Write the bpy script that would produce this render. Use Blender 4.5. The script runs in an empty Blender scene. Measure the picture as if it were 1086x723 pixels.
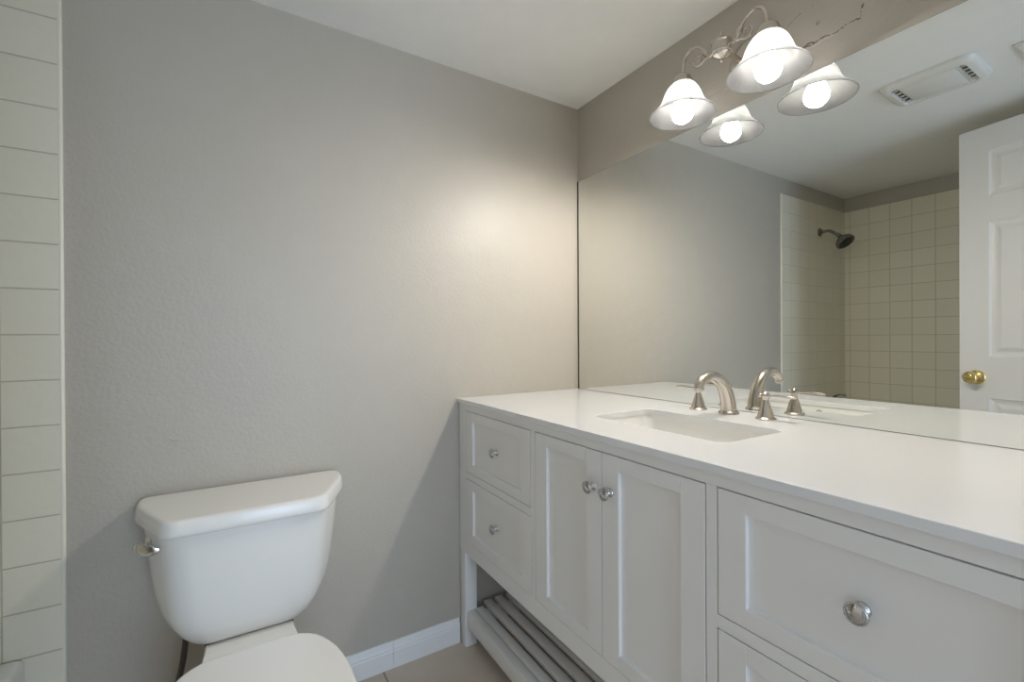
import bpy, bmesh, math, random
from mathutils import Vector, Matrix
random.seed(7)
PI = math.pi
S = bpy.context.scene
COL = S.collection

# ------------------------------------------------------------------ camera
cam_d = bpy.data.cameras.new('camera'); cam = bpy.data.objects.new('camera', cam_d); COL.objects.link(cam)
F_PX, YAW, PITCH, ROLL = 479.13, 0.5482, -0.0032, -0.0052
cam_d.sensor_width = 36; cam_d.lens = F_PX / 1086 * 36; cam_d.clip_start = 0.01
_R0 = Vector((math.cos(YAW), -math.sin(YAW), 0)); _F0 = Vector((math.sin(YAW), math.cos(YAW), 0)); _U0 = Vector((0, 0, 1))
_F = _F0 * math.cos(PITCH) + _U0 * math.sin(PITCH); _U1 = _U0 * math.cos(PITCH) - _F0 * math.sin(PITCH)
_R = _R0 * math.cos(ROLL) + _U1 * math.sin(ROLL); _U = _U1 * math.cos(ROLL) - _R0 * math.sin(ROLL)
_M = Matrix((( _R.x, _U.x, -_F.x), (_R.y, _U.y, -_F.y), (_R.z, _U.z, -_F.z))).to_4x4()
_M.translation = Vector((-1.2846, -1.5436, 1.1224)); cam.matrix_world = _M
S.camera = cam

# ------------------------------------------------------------------ world, light, exposure
S.view_settings.view_transform = 'Standard'; S.view_settings.look = 'None'
S.view_settings.gamma = 1; S.view_settings.use_curve_mapping = False
S.view_settings.exposure = 0.84
w = bpy.data.worlds.new('world'); S.world = w; w.use_nodes = True
w.node_tree.nodes['Background'].inputs['Color'].default_value = (0.8, 0.85, 0.9, 1)
w.node_tree.nodes['Background'].inputs['Strength'].default_value = 0.3
BULB = 200.0            # strength of each bulb
DAY = 21.0              # daylight arriving through the open doorway (watts)
S.cycles.max_bounces = 16; S.cycles.diffuse_bounces = 8; S.cycles.glossy_bounces = 8
S.cycles.transmission_bounces = 8; S.cycles.sample_clamp_indirect = 4.0

a = bpy.data.lights.new('doorway_daylight', 'AREA'); a.shape = 'RECTANGLE'; a.size = 0.9; a.size_y = 1.9
a.color = (0.58, 0.76, 1.0); a.energy = DAY
ao = bpy.data.objects.new('doorway_daylight', a); COL.objects.link(ao)
ao.location = (-0.82, -3.7, 1.05); ao.rotation_euler = (PI / 2, 0, 0)

# ------------------------------------------------------------------ materials
def new_mat(name):
    m = bpy.data.materials.new(name); m.use_nodes = True
    nt = m.node_tree; return m, nt, nt.nodes['Principled BSDF']
def N(nt, t, **kw):
    n = nt.nodes.new(t)
    for k, v in kw.items():
        if k in n.inputs: n.inputs[k].default_value = v
        else: setattr(n, k, v)
    return n
def plain(name, col, rough=0.5, metal=0.0, bump=0.0, scale=200, var=0.0, coat=0.0, spec=0.5, aniso=0.0):
    m, nt, b = new_mat(name)
    b.inputs['Base Color'].default_value = (*col, 1); b.inputs['Roughness'].default_value = rough
    b.inputs['Metallic'].default_value = metal; b.inputs['Coat Weight'].default_value = coat
    b.inputs['Coat Roughness'].default_value = 0.05; b.inputs['Specular IOR Level'].default_value = spec
    tc = N(nt, 'ShaderNodeTexCoord')
    if var > 0:
        no = N(nt, 'ShaderNodeTexNoise', Scale=6.0, Detail=4.0); nt.links.new(tc.outputs['Object'], no.inputs['Vector'])
        mx = N(nt, 'ShaderNodeMix', data_type='RGBA')
        mx.inputs[6].default_value = (*[c * (1 - var) for c in col], 1); mx.inputs[7].default_value = (*[min(1, c * (1 + var)) for c in col], 1)
        nt.links.new(no.outputs['Fac'], mx.inputs[0]); nt.links.new(mx.outputs[2], b.inputs['Base Color'])
    if bump > 0:
        n2 = N(nt, 'ShaderNodeTexNoise', Scale=float(scale), Detail=3.0); nt.links.new(tc.outputs['Object'], n2.inputs['Vector'])
        bp = N(nt, 'ShaderNodeBump', Strength=bump, Distance=0.002)
        nt.links.new(n2.outputs['Fac'], bp.inputs['Height']); nt.links.new(bp.outputs['Normal'], b.inputs['Normal'])
    return m
def wall_paint(name, col, rough, bump):
    m, nt, b = new_mat(name)
    b.inputs['Base Color'].default_value = (*col, 1); b.inputs['Roughness'].default_value = rough
    tc = N(nt, 'ShaderNodeTexCoord')
    n1 = N(nt, 'ShaderNodeTexNoise', Scale=95.0, Detail=2.0); n2 = N(nt, 'ShaderNodeTexNoise', Scale=14.0, Detail=3.0)
    for n in (n1, n2): nt.links.new(tc.outputs['Object'], n.inputs['Vector'])
    ad = N(nt, 'ShaderNodeMath', operation='MULTIPLY_ADD'); ad.inputs[1].default_value = 1.6
    nt.links.new(n2.outputs['Fac'], ad.inputs[0]); nt.links.new(n1.outputs['Fac'], ad.inputs[2])
    bp = N(nt, 'ShaderNodeBump', Strength=bump, Distance=0.003)
    nt.links.new(ad.outputs[0], bp.inputs['Height']); nt.links.new(bp.outputs['Normal'], b.inputs['Normal'])
    mx = N(nt, 'ShaderNodeMix', data_type='RGBA')
    mx.inputs[6].default_value = (*[c * .97 for c in col], 1); mx.inputs[7].default_value = (*[c * 1.03 for c in col], 1)
    nt.links.new(n2.outputs['Fac'], mx.inputs[0]); nt.links.new(mx.outputs[2], b.inputs['Base Color'])
    return m
def tile_mat(name, c1, c2, grout, pitch_u, pitch_v, off_u, off_v, axis, gw=0.0025, rough=0.25, bump=0.4, mottle=0.0):
    """square tiles: axis tells which world axis runs across ('x' or 'y'); vertical axis z, or y for floors"""
    m, nt, b = new_mat(name)
    tc = N(nt, 'ShaderNodeTexCoord'); sp = N(nt, 'ShaderNodeSeparateXYZ'); nt.links.new(tc.outputs['Object'], sp.inputs[0])
    def line(sock, pitch, off):
        a1 = N(nt, 'ShaderNodeMath', operation='ADD'); a1.inputs[1].default_value = -off + 50 * pitch; nt.links.new(sock, a1.inputs[0])
        d = N(nt, 'ShaderNodeMath', operation='DIVIDE'); d.inputs[1].default_value = pitch; nt.links.new(a1.outputs[0], d.inputs[0])
        f = N(nt, 'ShaderNodeMath', operation='FRACT'); nt.links.new(d.outputs[0], f.inputs[0])
        s = N(nt, 'ShaderNodeMath', operation='SUBTRACT'); s.inputs[1].default_value = 0.5; nt.links.new(f.outputs[0], s.inputs[0])
        ab = N(nt, 'ShaderNodeMath', operation='ABSOLUTE'); nt.links.new(s.outputs[0], ab.inputs[0])
        mr = N(nt, 'ShaderNodeMapRange'); mr.inputs['From Min'].default_value = 0.5 - gw / pitch; mr.inputs['From Max'].default_value = 0.5 - gw * .4 / pitch
        nt.links.new(ab.outputs[0], mr.inputs['Value']); return mr.outputs[0], d.outputs[0]
    u, ud = line(sp.outputs['X' if axis in ('x', 'floor') else 'Y'], pitch_u, off_u)
    v, vd = line(sp.outputs['Y' if axis == 'floor' else 'Z'], pitch_v, off_v)
    mxm = N(nt, 'ShaderNodeMath', operation='MAXIMUM'); nt.links.new(u, mxm.inputs[0]); nt.links.new(v, mxm.inputs[1])
    fu = N(nt, 'ShaderNodeMath', operation='FLOOR'); fv = N(nt, 'ShaderNodeMath', operation='FLOOR')
    nt.links.new(ud, fu.inputs[0]); nt.links.new(vd, fv.inputs[0])
    cb = N(nt, 'ShaderNodeCombineXYZ'); nt.links.new(fu.outputs[0], cb.inputs[0]); nt.links.new(fv.outputs[0], cb.inputs[1])
    wn = N(nt, 'ShaderNodeTexWhiteNoise'); nt.links.new(cb.outputs[0], wn.inputs['Vector'])
    no = N(nt, 'ShaderNodeTexNoise', Scale=9.0 if mottle else 60.0, Detail=5.0); nt.links.new(tc.outputs['Object'], no.inputs['Vector'])
    fac = N(nt, 'ShaderNodeMix', data_type='FLOAT'); fac.inputs[0].default_value = 0.75 if mottle else 0.4
    nt.links.new(wn.outputs['Value'], fac.inputs[2]); nt.links.new(no.outputs['Fac'], fac.inputs[3])
    c = N(nt, 'ShaderNodeMix', data_type='RGBA'); c.inputs[6].default_value = (*c1, 1); c.inputs[7].default_value = (*c2, 1)
    nt.links.new(fac.outputs[0], c.inputs[0])
    g = N(nt, 'ShaderNodeMix', data_type='RGBA'); g.inputs[7].default_value = (*grout, 1)
    nt.links.new(mxm.outputs[0], g.inputs[0]); nt.links.new(c.outputs[2], g.inputs[6]); nt.links.new(g.outputs[2], b.inputs['Base Color'])
    r = N(nt, 'ShaderNodeMapRange'); r.inputs['To Min'].default_value = rough; r.inputs['To Max'].default_value = 0.8
    nt.links.new(mxm.outputs[0], r.inputs['Value']); nt.links.new(r.outputs[0], b.inputs['Roughness'])
    h = N(nt, 'ShaderNodeMath', operation='MULTIPLY_ADD'); h.inputs[1].default_value = -1.5
    nt.links.new(mxm.outputs[0], h.inputs[0])
    n3 = N(nt, 'ShaderNodeTexNoise', Scale=38.0, Detail=2.0); nt.links.new(tc.outputs['Object'], n3.inputs['Vector']); nt.links.new(n3.outputs['Fac'], h.inputs[2])
    bp = N(nt, 'ShaderNodeBump', Strength=bump, Distance=0.0015); nt.links.new(h.outputs[0], bp.inputs['Height']); nt.links.new(bp.outputs['Normal'], b.inputs['Normal'])
    return m

M_WALL = wall_paint('greige_wall_paint', (0.48, 0.448, 0.392), 0.42, 0.3)
M_CEIL = wall_paint('white_ceiling_paint', (0.85, 0.855, 0.845), 0.6, 0.20)
M_TRIM = plain('white_trim_paint', (0.80, 0.80, 0.80), 0.35)
M_TILEX = tile_mat('cream_tile_end_wall', (0.77, 0.74, 0.62), (0.82, 0.79, 0.67), (0.52, 0.49, 0.39), 0.111, 0.111, -1.6495, 2.028, 'x')
M_TILEY = tile_mat('cream_tile_long_wall', (0.77, 0.74, 0.62), (0.82, 0.79, 0.67), (0.50, 0.47, 0.37), 0.1165, 0.111, -0.0385, 2.028, 'y')
M_BULL = plain('cream_bullnose_glaze', (0.80, 0.77, 0.66), 0.2)
M_FLOOR = tile_mat('beige_floor_tile', (0.54, 0.45, 0.36), (0.72, 0.63, 0.53), (0.30, 0.26, 0.21), 0.45, 0.45, -0.866, -0.36, 'floor', gw=0.004, rough=0.35, mottle=1)
M_CAB = plain('light_grey_cabinet_paint', (0.83, 0.825, 0.815), 0.38)
M_CABIN = plain('cabinet_inside', (0.25, 0.25, 0.25), 0.7)
M_QUARTZ = plain('white_quartz', (0.80, 0.81, 0.825), 0.16, var=0.015)
M_PORC = plain('white_porcelain', (0.85, 0.845, 0.82), 0.2, coat=0.1)
M_SEAT = plain('white_seat_plastic', (0.87, 0.865, 0.85), 0.18, coat=0.2)
M_NICKEL = plain('brushed_nickel', (0.62, 0.57, 0.51), 0.24, 1.0)
M_CHROME = plain('chrome', (0.78, 0.78, 0.78), 0.06, 1.0)
M_KNOB = plain('knob_chrome', (0.55, 0.55, 0.54), 0.07, 1.0)
M_DCHROME = plain('dark_chrome', (0.30, 0.29, 0.27), 0.12, 1.0)
M_BRASS = plain('polished_brass', (0.78, 0.60, 0.25), 0.14, 1.0)
M_DARK = plain('dark_opening', (0.02, 0.02, 0.02), 0.6)
M_STEELHOSE = plain('braided_steel', (0.10, 0.09, 0.075), 0.35, 0.8, bump=0.8, scale=500)
M_VENT = plain('white_vent_plastic', (0.74, 0.74, 0.72), 0.4)
M_AER = plain('white_scale_aerator', (0.75, 0.74, 0.72), 0.6, bump=0.8, scale=300)
M_SCRATCH = plain('torn_paint_edge', (0.17, 0.13, 0.10), 0.9)
M_PLASTER = plain('bare_plaster', (0.60, 0.56, 0.52), 0.9, bump=0.5)
M_EDGE = plain('mirror_edge_glass', (0.10, 0.12, 0.09), 0.25)
M_BASE = plain('sealant', (0.70, 0.68, 0.62), 0.5)
M_RUST = plain('brown_valve_handle', (0.24, 0.17, 0.10), 0.5)

M_MIRROR, nt, b = new_mat('silvered_mirror')
b.inputs['Base Color'].default_value = (0.84, 0.855, 0.83, 1); b.inputs['Metallic'].default_value = 1; b.inputs['Roughness'].default_value = 0.0

M_BULB, nt, b = new_mat('lit_bulb')
b.inputs['Base Color'].default_value = (0.9, 0.9, 0.9, 1); b.inputs['Emission Color'].default_value = (1.0, 0.935, 0.85, 1); b.inputs['Emission Strength'].default_value = BULB

M_SHADE, nt, b = new_mat('alabaster_glass')
b.inputs['Base Color'].default_value = (0.022, 0.0225, 0.023, 1); b.inputs['Roughness'].default_value = 0.6; b.inputs['Specular IOR Level'].default_value = 0.1
tr = N(nt, 'ShaderNodeBsdfTranslucent'); tr.inputs['Color'].default_value = (0.26, 0.265, 0.27, 1)
mix = N(nt, 'ShaderNodeMixShader')
tc = N(nt, 'ShaderNodeTexCoord'); no = N(nt, 'ShaderNodeTexNoise', Scale=16.0, Detail=6.0, Distortion=1.6); nt.links.new(tc.outputs['Object'], no.inputs['Vector'])
mr = N(nt, 'ShaderNodeMapRange'); mr.inputs['From Min'].default_value = 0.35; mr.inputs['From Max'].default_value = 0.7
mr.inputs['To Min'].default_value = 0.72; mr.inputs['To Max'].default_value = 0.52
nt.links.new(no.outputs['Fac'], mr.inputs['Value']); nt.links.new(mr.outputs[0], mix.inputs[0])
nt.links.new(b.outputs[0], mix.inputs[1]); nt.links.new(tr.outputs[0], mix.inputs[2])
nt.links.new(mix.outputs[0], nt.nodes['Material Output'].inputs['Surface'])

# ------------------------------------------------------------------ mesh helpers
def add_box(bm, x0, x1, y0, y1, z0, z1, bev=0.0, seg=2, mat=None):
    t = bmesh.new(); bmesh.ops.create_cube(t, size=1)
    for v in t.verts:
        v.co = Vector(((x0 + x1) / 2 + v.co.x * abs(x1 - x0), (y0 + y1) / 2 + v.co.y * abs(y1 - y0), (z0 + z1) / 2 + v.co.z * abs(z1 - z0)))
    if bev > 0: bmesh.ops.bevel(t, geom=t.edges[:], offset=bev, segments=seg, affect='EDGES', profile=0.5)
    if mat: bmesh.ops.transform(t, matrix=mat, verts=t.verts[:])
    join(bm, t)
def join(bm, t):
    me = bpy.data.meshes.new('tmp'); t.to_mesh(me); t.free(); bm.from_mesh(me); bpy.data.meshes.remove(me)
def loft(bm, rings, cap0=True, cap1=True, closed=True):
    """rings: lists of equal-length point lists"""
    vs = [[bm.verts.new(p) for p in r] for r in rings]
    n = len(rings[0])
    for i in range(len(rings) - 1):
        for j in range(n if closed else n - 1):
            k = (j + 1) % n
            bm.faces.new((vs[i][j], vs[i][k], vs[i + 1][k], vs[i + 1][j]))
    if cap0: bm.faces.new(list(reversed(vs[0])))
    if cap1: bm.faces.new(vs[-1])
def lathe(bm, prof, center=(0, 0, 0), axis=(0, 0, 1), n=32):
    """prof: list of (radius, height along axis)"""
    ax = Vector(axis).normalized(); q = Vector((0, 0, 1)).rotation_difference(ax); c = Vector(center)
    t = bmesh.new(); rings = []
    for r, h in prof:
        rings.append([c + q @ Vector((max(r, 1e-5) * math.cos(2 * PI * k / n), max(r, 1e-5) * math.sin(2 * PI * k / n), h)) for k in range(n)])
    loft(t, rings); bmesh.ops.remove_doubles(t, verts=t.verts[:], dist=2e-5)
    bmesh.ops.recalc_face_normals(t, faces=t.faces[:]); join(bm, t)
def spline(pts, sub=8):
    P = [Vector(p) for p in pts]; out = []
    for i in range(len(P) - 1):
        p0 = P[max(i - 1, 0)]; p1 = P[i]; p2 = P[i + 1]; p3 = P[min(i + 2, len(P) - 1)]
        for k in range(sub):
            t = k / sub
            out.append(0.5 * ((2 * p1) + (-p0 + p2) * t + (2 * p0 - 5 * p1 + 4 * p2 - p3) * t * t + (-p0 + 3 * p1 - 3 * p2 + p3) * t ** 3))
    out.append(P[-1]); return out
def tube(bm, pts, r, n=14, sub=8, flat=1.0, up=(0, 0, 1)):
    """swept tube; r is a number or a list per control point; flat squashes along `up`"""
    if not isinstance(r, (list, tuple)): r = [r] * len(pts)
    P = spline(pts, sub); R = [v.x for v in spline([(q, 0, 0) for q in r], sub)]
    t = bmesh.new(); rings = []; nrm = None
    for i, p in enumerate(P):
        d = (P[min(i + 1, len(P) - 1)] - P[max(i - 1, 0)]).normalized()
        if nrm is None:
            nrm = Vector(up).cross(d)
            if nrm.length < 1e-3: nrm = Vector((1, 0, 0)).cross(d)
        nrm = (nrm - d * nrm.dot(d)).normalized(); bn = d.cross(nrm)
        rr = max(R[i], 1e-4)
        rings.append([p + nrm * rr * math.cos(2 * PI * k / n) + bn * rr * flat * math.sin(2 * PI * k / n) for k in range(n)])
    loft(t, rings); bmesh.ops.recalc_face_normals(t, faces=t.faces[:]); join(bm, t)
def rrect(x0, x1, y0, y1, z, r, n=6):
    pts = []
    for cx, cy, a0 in ((x1 - r, y1 - r, 0), (x0 + r, y1 - r, PI / 2), (x0 + r, y0 + r, PI), (x1 - r, y0 + r, 3 * PI / 2)):
        for k in range(n + 1):
            a_ = a0 + PI / 2 * k / n; pts.append((cx + r * math.cos(a_), cy + r * math.sin(a_), z))
    return pts
def obj(name, bm, mat, parent=None, smooth=True, angle=35):
    bmesh.ops.recalc_face_normals(bm, faces=bm.faces[:])
    me = bpy.data.meshes.new(name); bm.to_mesh(me); bm.free()
    for m in (mat if isinstance(mat, (list, tuple)) else [mat]): me.materials.append(m)
    if smooth:
        me.shade_smooth()
        try: me.set_sharp_from_angle(angle=math.radians(angle))
        except Exception: pass
    o = bpy.data.objects.new(name, me); COL.objects.link(o)
    if parent is not None:
        o.parent = parent; o.matrix_parent_inverse = Matrix.Translation(parent.location).inverted() if parent.rotation_euler.z == 0 else (Matrix.Translation(parent.location) @ Matrix.Rotation(parent.rotation_euler.z, 4, 'Z')).inverted()
    return o
def box_obj(name, x0, x1, y0, y1, z0, z1, mat, parent=None, bev=0.0, smooth=True):
    bm = bmesh.new(); add_box(bm, x0, x1, y0, y1, z0, z1, bev); return obj(name, bm, mat, parent, smooth)
def struct(o, label=None):
    o['kind'] = 'structure'
    if label: o['label'] = label
    return o
def tag(o, label, cat, group=None):
    o['label'] = label; o['category'] = cat
    if group: o['group'] = group
    return o
def thing(name, label, cat, loc, rz=0.0, group=None):
    o = bpy.data.objects.new(name, None); COL.objects.link(o); o.location = loc; o.rotation_euler = (0, 0, rz); o.empty_display_size = 0.05
    return tag(o, label, cat, group)

H = 2.13; XW = 2.5; YR = -1.64
# ------------------------------------------------------------------ room shell
struct(box_obj('floor', -XW - .1, .1, -4.0, .1, -0.08, 0, M_FLOOR, smooth=False), 'beige mottled ceramic tile floor')
struct(box_obj('ceiling', -XW - .1, .1, -4.0, .1, H, H + .08, M_CEIL, smooth=False), 'white textured ceiling')
struct(box_obj('wall_back', -XW - .1, .1, 0, .1, 0, H, M_WALL, smooth=False), 'greige orange-peel wall behind the toilet')
wr = struct(box_obj('wall_right', 0, .1, -2.9, 0, 0, H, M_WALL, smooth=False), 'greige wall above and behind the vanity mirror')
struct(box_obj('wall_left', -XW - .1, -XW, -2.9, 0, 0, H, M_WALL, smooth=False), 'greige wall beyond the bathtub')
bm = bmesh.new()
add_box(bm, -XW, -1.44, YR - .1, YR, 0, H); add_box(bm, -0.61, 0, YR - .1, YR, 0, H); add_box(bm, -1.44, -0.61, YR - .1, YR, 2.075, H)
struct(obj('wall_rear', bm, M_WALL, smooth=False), 'greige wall with the doorway')
# tiled surround of the tub
bm = bmesh.new(); add_box(bm, -XW, -1.6575, -.008, 0, 0, 2.028)
struct(obj('trim_1', bm, M_TILEX, smooth=False), 'cream square tiles on the shower head wall')
bm = bmesh.new(); add_box(bm, -XW, -XW + .008, YR + .008, -.008, .36, 2.028)
struct(obj('trim_2', bm, M_TILEY, smooth=False), 'cream square tiles along the long tub wall')
bm = bmesh.new(); add_box(bm, -XW, -1.66, YR, YR + .008, .36, 2.028)
struct(obj('trim_3', bm, M_TILEX, smooth=False), 'cream square tiles on the rear end wall of the tub')
bm = bmesh.new()      # rounded bullnose edge, profile swept vertically
prof = [(-1.6575, 0.0), (-1.6575, -.008), (-1.655, -.0086), (-1.652, -.0078), (-1.6502, -.0055), (-1.6495, -.0025), (-1.6495, 0.0)]
loft(bm, [[(x, y, z) for x, y in prof] for z in (0.0, 0.7, 1.4, 2.03)])
struct(obj('trim_4', bm, M_BULL), 'cream bullnose tile edge beside the wall')
# baseboard with a stepped profile, a joint at x=-.83
def baseboard(name, x0, x1):
    pr = [(0, 0), (-.012, 0), (-.012, .056), (-.0105, .060), (-.0105, .066), (-.008, .072), (-.006, .080), (-.004, .088), (0, .0885)]
    b_ = bmesh.new(); loft(b_, [[(x0, y, z) for y, z in pr], [(x1, y, z) for y, z in pr]])
    return struct(obj(name, b_, M_TRIM, smooth=False), 'white moulded baseboard')
baseboard('baseboard_back', -1.6495, -.8305); baseboard('baseboard_right', -.8295, -.581)
# door casing
bm = bmesh.new()
add_box(bm, -1.50, -1.44, YR, YR + .012, 0, 2.075, .003); add_box(bm, -0.61, -0.586, YR, YR + .012, 0.0, 2.075, .003); add_box(bm, -1.50, -0.586, YR, YR + .012, 2.075, 2.128, .003)
struct(obj('trim_5', bm, M_TRIM), 'white door casing')

# old paint tears around the light fixture: thin ragged films on the wall
def ragged(bm, pts, w0, seed, x=-.0004, breaks=0.0):
    rnd = random.Random(seed); P = spline([(0, p[0], p[1]) for p in pts], 10)
    for i in range(len(P) - 1):
        if rnd.random() < breaks: continue
        p, q = P[i], P[i + 1]; d = (q - p); n_ = Vector((0, -d.z, d.y)).normalized()
        wa = w0 * rnd.uniform(.3, 1.5); wb = w0 * rnd.uniform(.3, 1.5); j = n_ * w0 * rnd.uniform(-.8, .8)
        ring = [p + n_ * wa + j, q + n_ * wb + j, q - n_ * wb + j, p - n_ * wa + j]
        loft(bm, [[(x, v.y, v.z) for v in ring], [(-.00005, v.y, v.z) for v in ring]])
bm = bmesh.new()
ragged(bm, [(-.905, 1.8865), (-.93, 1.8885), (-.945, 1.885), (-.972, 1.8905), (-1.0, 1.8855), (-1.03, 1.8935), (-1.055, 1.889)], .0014, 3, breaks=.25)
ragged(bm, [(-.925, 1.889), (-.94, 1.893), (-.955, 1.8885)], .0022, 13)
ragged(bm, [(-1.053, 1.889), (-1.055, 1.90), (-1.053, 1.912)], .0007, 5, breaks=.5)
ragged(bm, [(-1.056, 1.912), (-1.060, 1.921)], .0018, 6)
ragged(bm, [(-.85, 1.957), (-.885, 1.969), (-.92, 1.984), (-.96, 1.985)], .0006, 8, breaks=.55)
ragged(bm, [(-.955, 1.939), (-.962, 1.940), (-.966, 1.935), (-.962, 1.930), (-.956, 1.931)], .0005, 9, breaks=.3)
ragged(bm, [(-.9585, 1.9335), (-.9605, 1.9335)], .002, 10)
ragged(bm, [(-.55, 1.887), (-.6, 1.8875), (-.66, 1.8865), (-.72, 1.887)], .0004, 11, breaks=.35)
obj('paint_crack', bm, M_SCRATCH, wr, smooth=False)
bm = bmesh.new()
ragged(bm, [(-.70, 1.886), (-.76, 1.885), (-.83, 1.884), (-.90, 1.883), (-.95, 1.881), (-1.0, 1.884)], .0022, 21, x=-.0002)
obj('bare_plaster_patch', bm, M_PLASTER, wr, smooth=False)

wb = bpy.data.objects['wall_back']
bm = bmesh.new()
lathe(bm, [(0, 0), (.0035, 0), (.003, .0008), (0, .001)], (-.931, -.0001, 1.488), (0, -1, 0), 12)
lathe(bm, [(0, 0), (.002, 0), (.0018, .0008), (0, .001)], (-.92, -.0001, 1.481), (0, -1, 0), 12)
tube(bm, [(-1.443, -.0002, .862), (-1.435, -.0004, .853), (-1.424, -.0004, .851), (-1.412, -.0002, .850)], [.001, .004, .003, .001], flat=.4, up=(0, 0, 1))
obj('paint_lump', bm, M_WALL, wb)

# ------------------------------------------------------------------ mirror
t = thing('wall_mirror', 'large frameless mirror spanning the wall above the vanity countertop', 'mirror', (-.003, -.76, .9075))
box_obj('mirror_backing', -.0045, -.0005, -1.56, -.0015, .9066, 1.811, M_EDGE, t)
box_obj('mirror_glass', -.0062, -.0046, -1.5595, -.0130, .9075, 1.8095, M_MIRROR, t, smooth=False)

# ------------------------------------------------------------------ vanity cabinet
XF = -.576
V = thing('bathroom_vanity', 'light grey shaker bathroom vanity with drawers, doors and open slatted shelf', 'vanity cabinet', (-.29, -.77, 0))
YE = -1.541
bm = bmesh.new()
Z0, Z1 = .346, .8885
def fr(y0, y1, z0, z1): add_box(bm, XF, XF + .02, y1, y0, z0, z1, .0006, 1)
fr(-.004, -.0605, Z0, Z1); fr(-.4805, -.5025, .3965, .8665); fr(-1.0395, -1.0605, .3965, .8665); fr(-1.4805, YE, Z0, Z1)
fr(-.0605, -1.4805, .8665, Z1); fr(-.0605, -1.4805, Z0, .3965)
fr(-.0605, -.4805, .6225, .6455); fr(-1.0605, -1.4805, .6225, .6455)
add_box(bm, XF + .02, -.006, -.024, -.004, Z0, Z1); add_box(bm, XF + .02, -.006, YE, YE + .02, Z0, Z1)
add_box(bm, -.012, -.006, YE + .02, -.024, Z0, Z1); add_box(bm, XF + .02, -.012, YE + .02, -.024, Z0, Z0 + .018)
add_box(bm, XF + .02, -.02, -.50, -.482, Z0 + .018, Z1); add_box(bm, XF + .02, -.02, -1.058, -1.04, Z0 + .018, Z1)
obj('body', bm, M_CAB, V)
for nm, y0, y1 in (('leg', -.004, -.0495), ('leg', YE + .0455, YE)):
    for x0, x1 in ((XF, XF + .046), (-.052, -.006)):
        box_obj(nm, x0, x1, y1, y0, 0.0, Z0 - .0005, M_CAB, V, .0015)
box_obj('shelf_rail', -.572, -.541, YE + .046, -.050, .077, .132, M_CAB, V, .0012)
box_obj('shelf_rail', -.052, -.021, YE + .046, -.050, .077, .132, M_CAB, V, .0012)
box_obj('shelf_crossbar', -.5405, -.0525, -.075, -.045, .082, .1165, M_CAB, V, .001)
box_obj('shelf_crossbar', -.5405, -.0525, YE + .045, YE + .075, .082, .1165, M_CAB, V, .001)
box_obj('shelf_crossbar', -.5405, -.0525, -.785, -.755, .082, .1165, M_CAB, V, .001)
for k in range(10):
    x0 = -.5375 + .0485 * k
    y_end = -.05 if x0 < -.53 or k == 9 else -.022
    box_obj('shelf_slat', x0, x0 + .0315, (YE + .05), y_end, .117, .133, M_CAB, V, .0025)
def make_knob(y, z, xs, parent):
    b_ = bmesh.new()
    lathe(b_, [(0, 0), (.0105, 0), (.0105, .0015), (.0085, .004), (.0052, .007), (.0048, .011), (.0075, .0135), (.0125, .016), (.0148, .0185), (.0150, .0205), (.0142, .0225), (.0125, .0232), (.0118, .0226), (.0095, .0240), (.006, .0252), (0, .0256)], (xs, y, z), (-1, 0, 0), 36)
    return obj('knob', b_, M_KNOB, parent, angle=50)
def shaker(name, y0, y1, z0, z1, stile, rail, knob=None, knob_on_frame=False):
    """front: y0 nearer the toilet wall, y1 farther; frame proud of the panel by 8 mm"""
    b_ = bmesh.new(); xo = XF - .0003; xi = XF + .019
    add_box(b_, xo, xi, y0 - stile, y0, z0, z1, .0007, 1); add_box(b_, xo, xi, y1, y1 + stile, z0, z1, .0007, 1)
    add_box(b_, xo, xi, y1 + stile, y0 - stile, z1 - rail, z1, .0007, 1); add_box(b_, xo, xi, y1 + stile, y0 - stile, z0, z0 + rail, .0007, 1)
    add_box(b_, XF + .009, XF + .017, y1 + stile - .004, y0 - stile + .004, z0 + rail - .004, z1 - rail + .004)
    o = obj(name, b_, M_CAB, V)
    if knob: 
        k = make_knob(knob[0], knob[1], XF if knob_on_frame else XF + .009, V)
        k.parent = o; k.matrix_parent_inverse = Matrix.Identity(4)
    return o
g = .0022
for ya, yb in ((-.0605, -.4805), (-1.0605, -1.4805)):
    shaker('drawer', ya - g, yb + g, .6455 + g, .8665 - g, .050, .031, ((ya + yb) / 2, .757))
    shaker('drawer', ya - g, yb + g, .3965 + g * .6, .6225 - g, .050, .033, ((ya + yb) / 2, .511))
shaker('door', -.5025 - g, -.7705, .3965 + g * .6, .8665 - g, .052, .032, (-.7435, .7805), True)
shaker('door', -.7725, -1.0395 + g, .3965 + g * .6, .8665 - g, .052, .032, (-.7985, .7805), True)

# ------------------------------------------------------------------ countertop with sink opening
SX0, SX1, SY0, SY1 = -.428, -.192, -.977, -.568
def top_with_hole(z):
    pass
bm = bmesh.new()
outer = [(-.584, -1.565), (-.008, -1.565), (-.008, 0), (-.584, 0)]
outer = [(-.584, -1.565), (-.001, -1.565), (-.001, -.001), (-.584, -.001)]
inner = [(p[0], p[1]) for p in rrect(SX0, SX1, SY0, SY1, 0, .028, 7)]
rings = {}
e = .0015
for z, key in ((.906, 't'), (.8897, 'b')):
    vo = [bm.verts.new((x, y, z)) for x, y in outer]; vi = [bm.verts.new((x, y, z)) for x, y in inner]
    es = [bm.edges.new((vo[k], vo[(k + 1) % 4])) for k in range(4)] + [bm.edges.new((vi[k], vi[(k + 1) % len(vi)])) for k in range(len(vi))]
    bmesh.ops.triangle_fill(bm, edges=es, use_beauty=True); rings[key] = (vo, vi)
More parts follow.
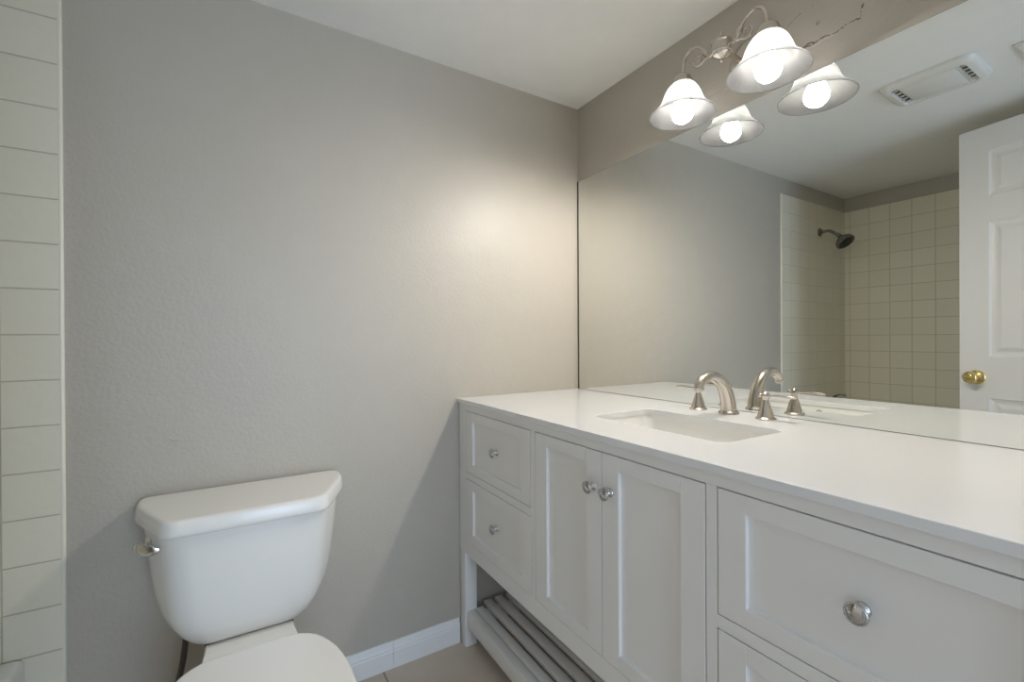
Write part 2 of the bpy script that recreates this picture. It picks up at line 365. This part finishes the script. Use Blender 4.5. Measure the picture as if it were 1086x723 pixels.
for idx in (0, 1):
    A, B = rings['t'][idx], rings['b'][idx]; n_ = len(A)
    for k in range(n_): bm.faces.new((A[k], A[(k + 1) % n_], B[(k + 1) % n_], B[k]))
ct = obj('countertop', bm, M_QUARTZ, angle=30)
bv = ct.modifiers.new('edge', 'BEVEL'); bv.width = .0012; bv.segments = 2; bv.limit_method = 'ANGLE'; bv.angle_limit = math.radians(60)
tag(ct, 'white quartz countertop lying on the grey vanity', 'countertop')

# ------------------------------------------------------------------ sink
T = thing('sink', 'white rectangular undermount sink set into the quartz countertop', 'sink', (-.31, -.7725, .76))
bm = bmesh.new()
def sr(off, z, r, sh=0): return rrect(SX0 - off, SX1 + off + sh, SY0 - off, SY1 + off, z, r, 7)
ringz = [sr(.022, .8892, .04), sr(.003, .8892, .031), sr(.002, .884, .030), sr(-.002, .86, .032), sr(-.008, .82, .036), sr(-.018, .785, .042), sr(-.034, .768, .044), sr(-.060, .762, .04), sr(-.095, .758, .018)]
outr = [sr(-.095, .748, .018), sr(-.055, .750, .04), sr(-.022, .758, .046), sr(-.004, .778, .044), sr(.006, .82, .04), sr(.012, .878, .04), sr(.022, .882, .04)]
loft(bm, ringz + outr + [ringz[0]], cap0=False, cap1=False)
for z in (.758, .748):
    rr = sr(-.095, z, .018); bm.faces.new([bm.verts.new(p) for p in rr])
bmesh.ops.remove_doubles(bm, verts=bm.verts[:], dist=1e-5)
obj('basin', bm, M_PORC, T, angle=50)
bm = bmesh.new(); lathe(bm, [(0, .0), (.026, 0), (.026, .002), (.022, .0035), (.017, .002), (.015, .0045), (.006, .0065), (0, .0068)], (-.29, -.7725, .7585), n=32)
obj('drain', bm, M_CHROME, T)
bm = bmesh.new(); lathe(bm, [(0.006, 0), (.0125, 0), (.0125, .0018), (.0105, .003), (.0085, .0018), (.006, .0018)], (SX0 + .0005, -.7725, .864), (1, 0, 0), 28)
obj('overflow_ring', bm, M_NICKEL, T)
bm = bmesh.new(); lathe(bm, [(0, 0), (.0085, 0), (.0085, .0014), (0, .0014)], (SX0 + .0008, -.7725, .864), (1, 0, 0), 28)
obj('overflow_hole', bm, M_DARK, T)

# ------------------------------------------------------------------ faucet
YC = -.764; XB = -.079; ZT = .906
T = thing('faucet', 'brushed nickel widespread faucet with arched spout and two lever handles behind the sink', 'faucet', (XB, YC, ZT))
bm = bmesh.new()
lathe(bm, [(0, 0), (.0275, 0), (.0275, .004), (.0250, .007), (.0225, .0085), (.0215, .012), (0, .012)], (XB + .006, YC + .007, ZT), n=36)
YS = YC + .007
tube(bm, [(XB + .006, YS, ZT + .008), (XB + .003, YS, ZT + .030), (XB - .008, YS, ZT + .062), (XB - .028, YS, ZT + .090), (XB - .056, YS, ZT + .107), (XB - .086, YS, ZT + .111), (XB - .112, YS, ZT + .102), (XB - .127, YS, ZT + .090), (XB - .130, YS, ZT + .080)],
     [.0215, .0205, .0190, .0172, .0155, .0140, .0132, .0130, .0132], n=24, up=(0, 1, 0))
sp_ = obj('spout', bm, M_NICKEL, T, angle=50)
bm = bmesh.new(); lathe(bm, [(0, -.004), (.008, -.003), (.0112, 0), (.0112, .006), (0, .006)], (XB - .1302, YS, ZT + .075), n=24)
ae = obj('aerator', bm, M_AER, T); ae['label'] = 'aerator crusted with white limescale'
for s in (1, -1):
    yc = YC + s * .103
    bm = bmesh.new()
    lathe(bm, [(0, 0), (.0255, 0), (.0255, .003), (.0232, .0055), (.0205, .007), (.0198, .010), (.0182, .016), (.0150, .027), (.0115, .039), (.0088, .048), (.0080, .052), (.0092, .0535), (.0092, .0555), (.0075, .057), (0, .057)], (XB, yc, ZT), n=36)
    hb = obj('handle_base', bm, M_NICKEL, T, angle=40)
    bm = bmesh.new()
    lathe(bm, [(0, .054), (.0085, .056), (.0105, .060), (.0105, .066), (.0088, .0695), (.0045, .072), (.003, .0745), (0, .0755)], (XB, yc, ZT), n=28)
    lathe(bm, [(0, 0), (.0045, .001), (.0062, .005), (.0045, .0085), (.0035, .011), (.0035, .02)], (XB, yc - s * .019, ZT + .0635), (0, s, 0), 20)
    tube(bm, [(XB, yc + s * .006, ZT + .0635), (XB, yc + s * .022, ZT + .0645), (XB, yc + s * .045, ZT + .0655), (XB, yc + s * .066, ZT + .065), (XB, yc + s * .078, ZT + .0635)], [.0042, .0048, .0066, .0076, .0040], n=16, flat=.55, up=(0, 0, 1))
    lv = obj('lever', bm, M_NICKEL, T, angle=50)

# ------------------------------------------------------------------ vanity light
LX, LY = -.128, -.775
T = thing('vanity_light', 'brushed nickel two-arm wall light with white alabaster bell shades above the mirror', 'wall light', (-.001, LY, 1.92))
bm = bmesh.new(); lathe(bm, [(0, 0), (.058, 0), (.058, .004), (.053, .009), (.046, .013), (.036, .020), (.022, .025), (.012, .028), (0, .029)], (-.0006, LY, 1.92), (-1, 0, 0), 48)
bmesh.ops.transform(bm, matrix=Matrix.Translation((0, LY, 1.925)) @ Matrix.Diagonal((1, 1.02, 1.22, 1)) @ Matrix.Translation((0, -LY, -1.92)), verts=bm.verts[:])
bp_ = obj('backplate', bm, M_NICKEL, T, angle=40)
for dy in (-.041, .041):
    bm = bmesh.new(); lathe(bm, [(0, 0), (.003, 0), (.003, .005), (.0052, .007), (.0052, .012), (.003, .015), (0, .0155)], (-.012, LY + dy, 1.912), (-1, 0, 0), 16)
    obj('mounting_screw', bm, M_NICKEL, bp_)
bm = bmesh.new()
tube(bm, [(-.024, LY, 1.921), (-.06, LY, 1.923), (LX + .02, LY, 1.925)], .0072, n=18)
lathe(bm, [(0, 0), (.012, 0), (.014, .004), (.010, .010), (0, .012)], (-.026, LY, 1.921), (-1, 0, 0), 20)
obj('stem', bm, M_NICKEL, T)
bm = bmesh.new()
lathe(bm, [(0, -.027), (.0028, -.0255), (.0045, -.0225), (.0045, -.020), (.003, -.017), (.0055, -.015), (.012, -.0125), (.0195, -.009), (.0230, -.006), (.0238, -.003), (.0265, -.002), (.0270, .001), (.0250, .003), (.0250, .024), (.0272, .026), (.0272, .029), (.020, .033), (.008, .036), (.0045, .038), (.0035, .041), (.007, .044), (.0055, .048), (.0025, .051), (.0035, .054), (.002, .058), (0, .059)], (LX, LY, 1.917), n=36)
obj('hub', bm, M_NICKEL, T, angle=40)
for s in (1, -1):       # s=+1: shade nearer the corner
    def Y(d): return LY + s * d
    bm = bmesh.new()
    # S-scroll rising from the hub, then the tall arch down to the socket
    tube(bm, [(LX, Y(.022), 1.930), (LX, Y(.034), 1.926), (LX, Y(.044), 1.931), (LX, Y(.052), 1.944), (LX, Y(.062), 1.960), (LX, Y(.077), 1.974), (LX, Y(.095), 1.9795), (LX, Y(.112), 1.971), (LX, Y(.122), 1.954), (LX, Y(.1255), 1.934), (LX, Y(.1265), 1.920)], .0043, n=14, up=(1, 0, 0))
    tube(bm, [(LX, Y(.046), 1.932), (LX, Y(.052), 1.944), (LX, Y(.058), 1.955)], [.0055, .0078, .0055], n=14, up=(1, 0, 0))
    cur = []
    cy_, cz_ = .074, 1.9335
    for k in range(15):
        a_ = math.radians(195 + 28 * k); r_ = .0185 * (1 - k / 15 * .68)
        cur.append((LX, Y(cy_ + r_ * math.cos(a_) * 1.05), cz_ + r_ * math.sin(a_)))
    tube(bm, [(LX, Y(.038), 1.929), (LX, Y(.047), 1.9265)] + cur[1:], .0032, n=10, sub=4, up=(1, 0, 0))
    obj('arm', bm, M_NICKEL, T, angle=50)
    yc = Y(.129)
    bm = bmesh.new(); lathe(bm, [(0, 1.924), (.006, 1.9235), (.011, 1.921), (.019, 1.917), (.025, 1.911), (.0275, 1.904), (.0275, 1.901), (.0292, 1.900), (.0302, 1.8965), (.0302, 1.892), (.028, 1.8905), (0, 1.8905)], (LX, yc, 0), n=36)
    obj('socket_cap', bm, M_NICKEL, T, angle=40)
    bm = bmesh.new()
    oprof = [(.0295, 1.8900), (.0330, 1.8885), (.0390, 1.883), (.0455, 1.874), (.0515, 1.862), (.0560, 1.850), (.0595, 1.840), (.0635, 1.8315), (.0700, 1.8235), (.0790, 1.8145), (.0880, 1.8055), (.0950, 1.7990)]
    th = .0028
    iprof = [(r - th, z - .0005) for r, z in reversed(oprof)]
    prof_ = oprof + [(.0962, 1.7972), (.0955, 1.7955), (.0935, 1.7962)] + iprof
    n_ = 64; rg = [[(LX + r * math.cos(2 * PI * k / n_), yc + r * math.sin(2 * PI * k / n_), z) for k in range(n_)] for r, z in prof_]
    loft(bm, rg + [rg[0]], cap0=False, cap1=False); bmesh.ops.remove_doubles(bm, verts=bm.verts[:], dist=1e-5)
    obj('shade', bm, M_SHADE, T, angle=60)
    bm = bmesh.new()
    lathe(bm, [(0, 1.7735), (.008, 1.7745), (.016, 1.7785), (.0235, 1.785), (.0285, 1.793), (.0305, 1.802), (.0298, 1.811), (.0265, 1.822), (.0215, 1.834), (.0170, 1.846), (.0145, 1.857), (.0138, 1.864), (0, 1.864)], (LX, yc, 0), n=32)
    obj('bulb', bm, M_BULB, T)
    bm = bmesh.new(); lathe(bm, [(0, 1.8645), (.0132, 1.8645), (.0132, 1.8900), (0, 1.8900)], (LX, yc, 0), n=24)
    obj('bulb_socket', bm, M_TRIM, T)

# ------------------------------------------------------------------ toilet
TX = -1.256
T = thing('toilet', 'white two-piece toilet with closed lid against the greige wall', 'toilet', (TX, -.35, 0))
def dshape(w, c, yb, yf, ym, z, r=.02, n=5, xc=TX, rs=None):
    """tank plan: wide back, chamfered front corners, rounded"""
    base = [Vector((-w, yb)), Vector((-w, ym)), Vector((-c, yf)), Vector((c, yf)), Vector((w, ym)), Vector((w, yb))]
    pts = []
    for i, p in enumerate(base):
        pv, nx = base[i - 1], base[(i + 1) % 6]
        rr = min((rs or r) if i in (1, 4) else r if i in (2, 3) else r * .6, (p - pv).length * .45, (p - nx).length * .45)
        a_ = p + (pv - p).normalized() * rr; b_ = p + (nx - p).normalized() * rr
        for k in range(n + 1):
            t_ = k / n; q = a_ * (1 - t_) ** 2 + p * 2 * t_ * (1 - t_) + b_ * t_ * t_; pts.append((xc + q.x, q.y, z))
    return pts
# tank
bm = bmesh.new()
lv = [(.366, .112, .100, -.045, -.185, -.11), (.370, .130, .110, -.036, -.197, -.115), (.380, .150, .122, -.03, -.206, -.118), (.395, .170, .133, -.027, -.212, -.12), (.42, .188, .143, -.025, -.218, -.122), (.45, .200, .151, -.022, -.223, -.122), (.50, .212, .157, -.02, -.229, -.12), (.56, .220, .161, -.018, -.235, -.118), (.62, .227, .165, -.016, -.240, -.115), (.6675, .232, .168, -.015, -.243, -.112)]
loft(bm, [dshape(w_, c_, yb, yf, ym, z, r=.045) for z, w_, c_, yb, yf, ym in lv])
tank = obj('tank', bm, M_PORC, T, angle=60)
bm = bmesh.new()
def lid(off, z, r=.03): return dshape(.2505 + off, .1735 + off * .7, -.010 + min(0, -off) * 0, -.256 - off, -.078 - off * .5, z, r=r, rs=.05)
loft(bm, [lid(-.010, .6680), lid(-.001, .6682), lid(.0022, .6705), lid(.0026, .676), lid(.0015, .688), lid(0, .698), lid(-.0018, .7035), lid(-.0048, .7066), lid(-.009, .7078), lid(-.014, .7080)])
obj('tank_lid', bm, M_PORC, T, angle=60)
# flush lever on the tank's left side
bm = bmesh.new()
LXv = TX - .2195
lathe(bm, [(0, 0), (.015, 0), (.0155, .003), (.012, .007), (.007, .009), (.007, .018), (0, .019)], (TX - .2085, -.158, .636), Vector((-1, -.6, 0)), 24)
tube(bm, [(TX - .186, -.207, .632), (TX - .199, -.205, .633), (TX - .214, -.197, .634), (TX - .228, -.184, .635), (TX - .238, -.168, .636)], [.0022, .0042, .0052, .0056, .0030], n=18, flat=2.6)
fl = obj('flush_lever', bm, M_CHROME, tank, angle=50)
fl.parent = T; fl.matrix_parent_inverse = Matrix.Translation(T.location).inverted()
# bowl: deck, body and pedestal as one glazed piece
def egg(w, yb, yf, z, n=48, xc=TX, sq=2.0, back=None):
    """elongated outline: y from yb (rear) to yf (front), half width w"""
    pts = []; cy = yb + (yf - yb) * .52
    for k in range(n):
        a_ = 2 * PI * k / n; c_, s_ = math.cos(a_), math.sin(a_)
        L = (yb - cy) if s_ > 0 else (cy - yf)
        e_ = 2.0 if s_ < 0 else 2.6
        x = w * math.copysign(abs(c_) ** (2 / e_), c_); y = cy + L * math.copysign(abs(s_) ** (2 / e_), s_)
        if back is not None and s_ > 0:
            t_ = max(0, (y - (yb - .10)) / .10); x *= 1 - (1 - back / w) * t_ ** 1.3
        pts.append((xc + x, y, z))
    return pts
bm = bmesh.new()
loft(bm, [egg(.105, -.16, -.60, 0.0), egg(.105, -.16, -.60, .02), egg(.098, -.155, -.585, .06), egg(.10, -.15, -.58, .15), egg(.125, -.14, -.62, .22), egg(.150, -.22, -.69, .30, back=.11), egg(.164, -.30, -.725, .36, back=.09), egg(.168, -.325, -.74, .382, back=.088), egg(.162, -.335, -.735, .388, back=.085)])
obj('bowl', bm, M_PORC, T, angle=60)
bm = bmesh.new()
sec = lambda y, w_, z0, z1: [(TX - w_, y, z0), (TX - w_ * .985, y, z1 - .008), (TX - w_ * .94, y, z1), (TX + w_ * .94, y, z1), (TX + w_ * .985, y, z1 - .008), (TX + w_, y, z0)]
loft(bm, [sec(-.06, .100, .30, .3640), sec(-.19, .102, .30, .3640), sec(-.200, .102, .30, .372), sec(-.24, .101, .30, .382), sec(-.29, .104, .30, .389), sec(-.36, .112, .32, .388)])
obj('bowl_deck', bm, M_PORC, T, angle=40)
bm = bmesh.new(); add_box(bm, TX - .100, TX + .100, -.205, -.10, .3642, .3658, .0004); obj('tank_gasket', bm, M_SCRATCH, T)
# seat and lid
SEAT = [(-.332, .090), (-.3335, .096), (-.338, .105), (-.347, .120), (-.360, .134), (-.378, .146), (-.400, .157), (-.430, .168), (-.463, .1755), (-.495, .180), (-.530, .1825), (-.570, .182), (-.610, .177), (-.650, .167), (-.685, .152), (-.715, .131), (-.738, .104), (-.755, .070), (-.763, .035), (-.765, 0)]
def seat_ring(off, z):
    right = [(w_, y) for y, w_ in SEAT]; pts = right + [(-x, y) for x, y in reversed(right[:-1])]
    out = []; cy = -.54
    for x, y in pts:
        L = math.hypot(x, (y - cy) * .8) or 1; out.append((TX + x * (1 + off / L), cy + (y - cy) * (1 + off * .8 / L), z))
    return out
bm = bmesh.new(); loft(bm, [seat_ring(-.004, .3895), seat_ring(0, .392), seat_ring(0, .399), seat_ring(-.003, .401)])
obj('seat', bm, M_SEAT, T, angle=60)
bm = bmesh.new(); loft(bm, [seat_ring(-.003, .4018), seat_ring(.0, .403), seat_ring(.0005, .4075), seat_ring(-.0015, .4112), seat_ring(-.005, .4132), seat_ring(-.011, .4140)])
obj('seat_lid', bm, M_SEAT, T, angle=60)
bm = bmesh.new()
add_box(bm, TX - .088, TX + .088, -.326, -.306, .3885, .3985, .004, 3)
obj('seat_hinge', bm, M_SEAT, T)

# water supply
T = thing('supply_line', 'braided steel water supply hose with shutoff valve below the tank', 'water supply', (-1.42, -.03, .16))
bm = bmesh.new(); tube(bm, [(-1.400, -.095, .374), (-1.402, -.096, .34), (-1.408, -.10, .29), (-1.418, -.103, .24), (-1.423, -.098, .20), (-1.424, -.085, .178)], .0072, n=12)
obj('hose', bm, M_STEELHOSE, T)
bm = bmesh.new(); lathe(bm, [(0, 0), (.028, 0), (.026, .004), (.012, .009), (.0085, .012), (.0085, .05), (.011, .052), (.011, .085), (0, .087)], (-1.424, -.001, .165), (0, -1, 0), 24)
lathe(bm, [(0, 0), (.009, 0), (.009, .018), (0, .018)], (-1.424, -.085, .166), (0, 0, 1), 16)
obj('shutoff_valve', bm, M_CHROME, T)
bm = bmesh.new(); tube(bm, [(-1.424, -.088, .165), (-1.424, -.105, .165)], .004, n=10); lathe(bm, [(0, 0), (.016, 0), (.018, .004), (.016, .009), (0, .010)], (-1.424, -.104, .165), (0, -1, 0), 12)
obj('valve_handle', bm, M_RUST, T)

# ------------------------------------------------------------------ bathtub
bm = bmesh.new()
TX0, TX1, TY0, TY1 = -XW + .0085, -1.722, YR + .0085, -.0085
def tb(o, z, r): return rrect(TX0 + o, TX1 - o, TY0 + o, TY1 - o, z, r, 6)
loft(bm, [tb(.0, 0, .004), tb(.0, .30, .004), tb(.0, .355, .006), tb(.003, .364, .01), tb(.010, .368, .016), tb(.055, .368, .05), tb(.075, .360, .07), tb(.085, .33, .09), tb(.11, .15, .11), tb(.15, .08, .13), tb(.20, .07, .13)])
tag(obj('bathtub', bm, M_PORC, angle=50), 'white alcove bathtub below the cream tiles', 'bathtub')

# ------------------------------------------------------------------ shower head and valve
T = thing('shower_head', 'chrome shower head on a bent arm high on the cream tiles', 'shower head', (-2.13, -.0085, 1.84))
bm = bmesh.new(); lathe(bm, [(0, 0), (.030, 0), (.030, .002), (.024, .008), (.013, .014), (0, .016)], (-2.13, -.0085, 1.841), (0, -1, 0), 28); obj('flange', bm, M_DCHROME, T)
bm = bmesh.new(); tube(bm, [(-2.13, -.015, 1.841), (-2.13, -.05, 1.842), (-2.13, -.078, 1.834), (-2.13, -.118, 1.803)], .0095, n=16)
lathe(bm, [(0, 0), (.013, 0), (.0135, .016), (.011, .02), (.0135, .025), (.0135, .032), (0, .034)], (-2.13, -.112, 1.808), (0, -.7, -.62), 20); obj('shower_arm', bm, M_DCHROME, T)
D = Vector((0.10, -.62, -.78)).normalized(); c0 = Vector((-2.13, -.128, 1.79))
bm = bmesh.new(); lathe(bm, [(0, 0), (.015, 0), (.020, .008), (.032, .016), (.046, .028), (.054, .040), (.056, .050), (.056, .058), (.052, .062), (.048, .062), (0, .0605)], c0, D, 40)
sh = obj('spray_head', bm, M_DCHROME, T, angle=40)
bm = bmesh.new(); lathe(bm, [(0, .0622), (.047, .0622), (.047, .064), (.030, .0665), (.028, .064), (.016, .064), (.014, .067), (0, .067)], c0, D, 40)
q = Vector((0, 0, 1)).rotation_difference(D)
for rr, k_ in ((.035, 18), (.022, 12)):
    for k in range(k_):
        p = c0 + q @ Vector((rr * math.cos(2 * PI * k / k_), rr * math.sin(2 * PI * k / k_), .064)); lathe(bm, [(0, 0), (.0017, 0), (.0012, .003), (0, .003)], p, D, 8)
obj('spray_face', bm, M_DARK, sh)
bm = bmesh.new(); p = c0 + q @ Vector((0, -.049, .052)); tube(bm, [p, p + q @ Vector((0, -.016, .002))], [.0055, .004], n=10); obj('selector_tab', bm, M_CHROME, sh)

T = thing('tub_valve', 'chrome lever valve low on the cream tiled shower wall', 'shower valve', (-2.16, -.0085, .70))
bm = bmesh.new(); lathe(bm, [(0, 0), (.075, 0), (.075, .002), (.066, .008), (.030, .014), (.026, .03), (.022, .052), (0, .056)], (-2.16, -.0085, .655), (0, -1, 0), 40); obj('escutcheon', bm, M_CHROME, T)
bm = bmesh.new(); tube(bm, [(-2.17, -.050, .668), (-2.20, -.060, .715), (-2.24, -.066, .730), (-2.30, -.068, .729), (-2.34, -.068, .722)], [.010, .013, .011, .009, .010], n=14, flat=.6); obj('lever', bm, M_DCHROME, T)

# ------------------------------------------------------------------ entry door, opened against the tub side
ang = math.atan2(-.762, .161)            # free edge -> hinge direction in real space (x grows towards the mirror)
DL = .785
DO = thing('entry_door', 'white six-panel door standing open, brass knob, seen in the mirror', 'door', (-1.583, -.839, 0.0), ang)
Mdoor = Matrix.Translation((-1.583, -.839, 0)) @ Matrix.Rotation(ang, 4, 'Z')
# local: s along x from free edge, local +y = room/mirror face
bm = bmesh.new(); TH = .035
y1 = 0.0; y0 = -TH
cols = [(.100, .335), (.445, .679)]; rows = [(.20, .860), (1.038, 1.618), (1.728, 1.922)]
xs = [0, .103, .340, .450, .687, DL]; zs = [.022, .20, .853, 1.036, 1.632, 1.745, 1.944, 2.055]
def isp(i, j): return i in (1, 3) and j in (1, 3, 5)
for face, ysgn in ((y1, -1), (y0, 1)):
    grid = [[bm.verts.new((x, face, z)) for z in zs] for x in xs]
    for i in range(5):
        for j in range(7):
            if not isp(i, j): bm.faces.new((grid[i][j], grid[i + 1][j], grid[i + 1][j + 1], grid[i][j + 1])); continue
            x0_, x1_, z0_, z1_ = xs[i], xs[i + 1], zs[j], zs[j + 1]
            prev = [grid[i][j], grid[i + 1][j], grid[i + 1][j + 1], grid[i][j + 1]]
            for ins, dep in ((.006, .005), (.016, .008), (.024, .008), (.040, .002)):
                rg = [bm.verts.new((x0_ + ins, face + ysgn * dep, z0_ + ins)), bm.verts.new((x1_ - ins, face + ysgn * dep, z0_ + ins)), bm.verts.new((x1_ - ins, face + ysgn * dep, z1_ - ins)), bm.verts.new((x0_ + ins, face + ysgn * dep, z1_ - ins))]
                for k in range(4): bm.faces.new((prev[k], prev[(k + 1) % 4], rg[(k + 1) % 4], rg[k]))
                prev = rg
            bm.faces.new(prev)
for (xa, xb, za, zb) in ((0, 0, .022, 2.055), (DL, DL, .022, 2.055), (0, DL, .022, .022), (0, DL, 2.055, 2.055)):
    if xa == xb: q_ = [(xa, y0, za), (xa, y1, za), (xa, y1, zb), (xa, y0, zb)]
    else: q_ = [(xa, y0, za), (xb, y0, za), (xb, y1, za), (xa, y1, za)]
    bm.faces.new([bm.verts.new(p) for p in q_])
bmesh.ops.transform(bm, matrix=Mdoor, verts=bm.verts[:])
obj('door_panel', bm, M_TRIM, DO, smooth=False)
for fy, sg in ((y1, 1), (y0, -1)):
    bm = bmesh.new()
    lathe(bm, [(0, 0), (.031, 0), (.032, .002), (.030, .006), (.022, .010), (.0135, .013), (.011, .018), (.011, .028), (.016, .033), (.024, .040), (.0268, .049), (.026, .056), (.0215, .063), (.013, .0665), (.012, .0655), (0, .0665)], (.061, fy + sg * .0003, .943), (0, sg, 0), 36)
    bmesh.ops.transform(bm, matrix=Mdoor, verts=bm.verts[:]); k = obj('door_knob', bm, M_BRASS, DO, angle=40); k['label'] = 'polished brass round door knob'
bm = bmesh.new(); add_box(bm, -.0012, .0, -.0295, -.0055, .915, .975); bmesh.ops.transform(bm, matrix=Mdoor, verts=bm.verts[:]); obj('latch_plate', bm, M_BRASS, DO)

# ------------------------------------------------------------------ ceiling fan cover and register
T = thing('exhaust_fan', 'white rounded bathroom exhaust fan cover with dark slots on the ceiling', 'exhaust fan', (-1.065, -.89, H))
def fr_(o, z, r): return rrect(-1.19 + o, -.945 - o, -1.035 + o, -.750 - o, z, r, 8)
bm = bmesh.new()
loft(bm, [fr_(0, H - .0005, .035), fr_(0, H - .008, .035), fr_(.005, H - .018, .033), fr_(.013, H - .0225, .03), fr_(.030, H - .0235, .016), fr_(.032, H - .0200, .014), fr_(.034, H - .012, .012)])
obj('fan_cover', bm, M_VENT, T, angle=50)
box_obj('fan_panel', -1.152, -.983, -.974, -.811, H - .0225, H - .0125, M_VENT, T, .002)
for yy in (-.995, -.7955):
    bm = bmesh.new(); add_box(bm, -1.152, -.983, yy - .006, yy + .010, H - .0135, H - .0125); lo = obj('fan_slot', bm, M_DARK, T)
    for k in range(5):
        add = bmesh.new(); x_ = -1.135 + k * .033; add_box(add, x_ - .0015, x_ + .0015, yy - .008, yy + .012, H - .0205, H - .0136, .0004); obj('slot_rib', add, M_VENT, lo)
T = thing('ceiling_register', 'white flat ceiling register at the edge of the mirror, beyond the fan', 'air register', (-1.11, -1.24, H))
bm = bmesh.new(); add_box(bm, -1.20, -1.018, -1.37, -1.112, H - .006, H - .0004, .002)
rf = obj('register_frame', bm, M_VENT, T)
for k in range(9): box_obj('register_slat', -1.185, -1.033, -1.352 + k * .027, -1.337 + k * .027, H - .0095, H - .0062, M_VENT, T, .001)
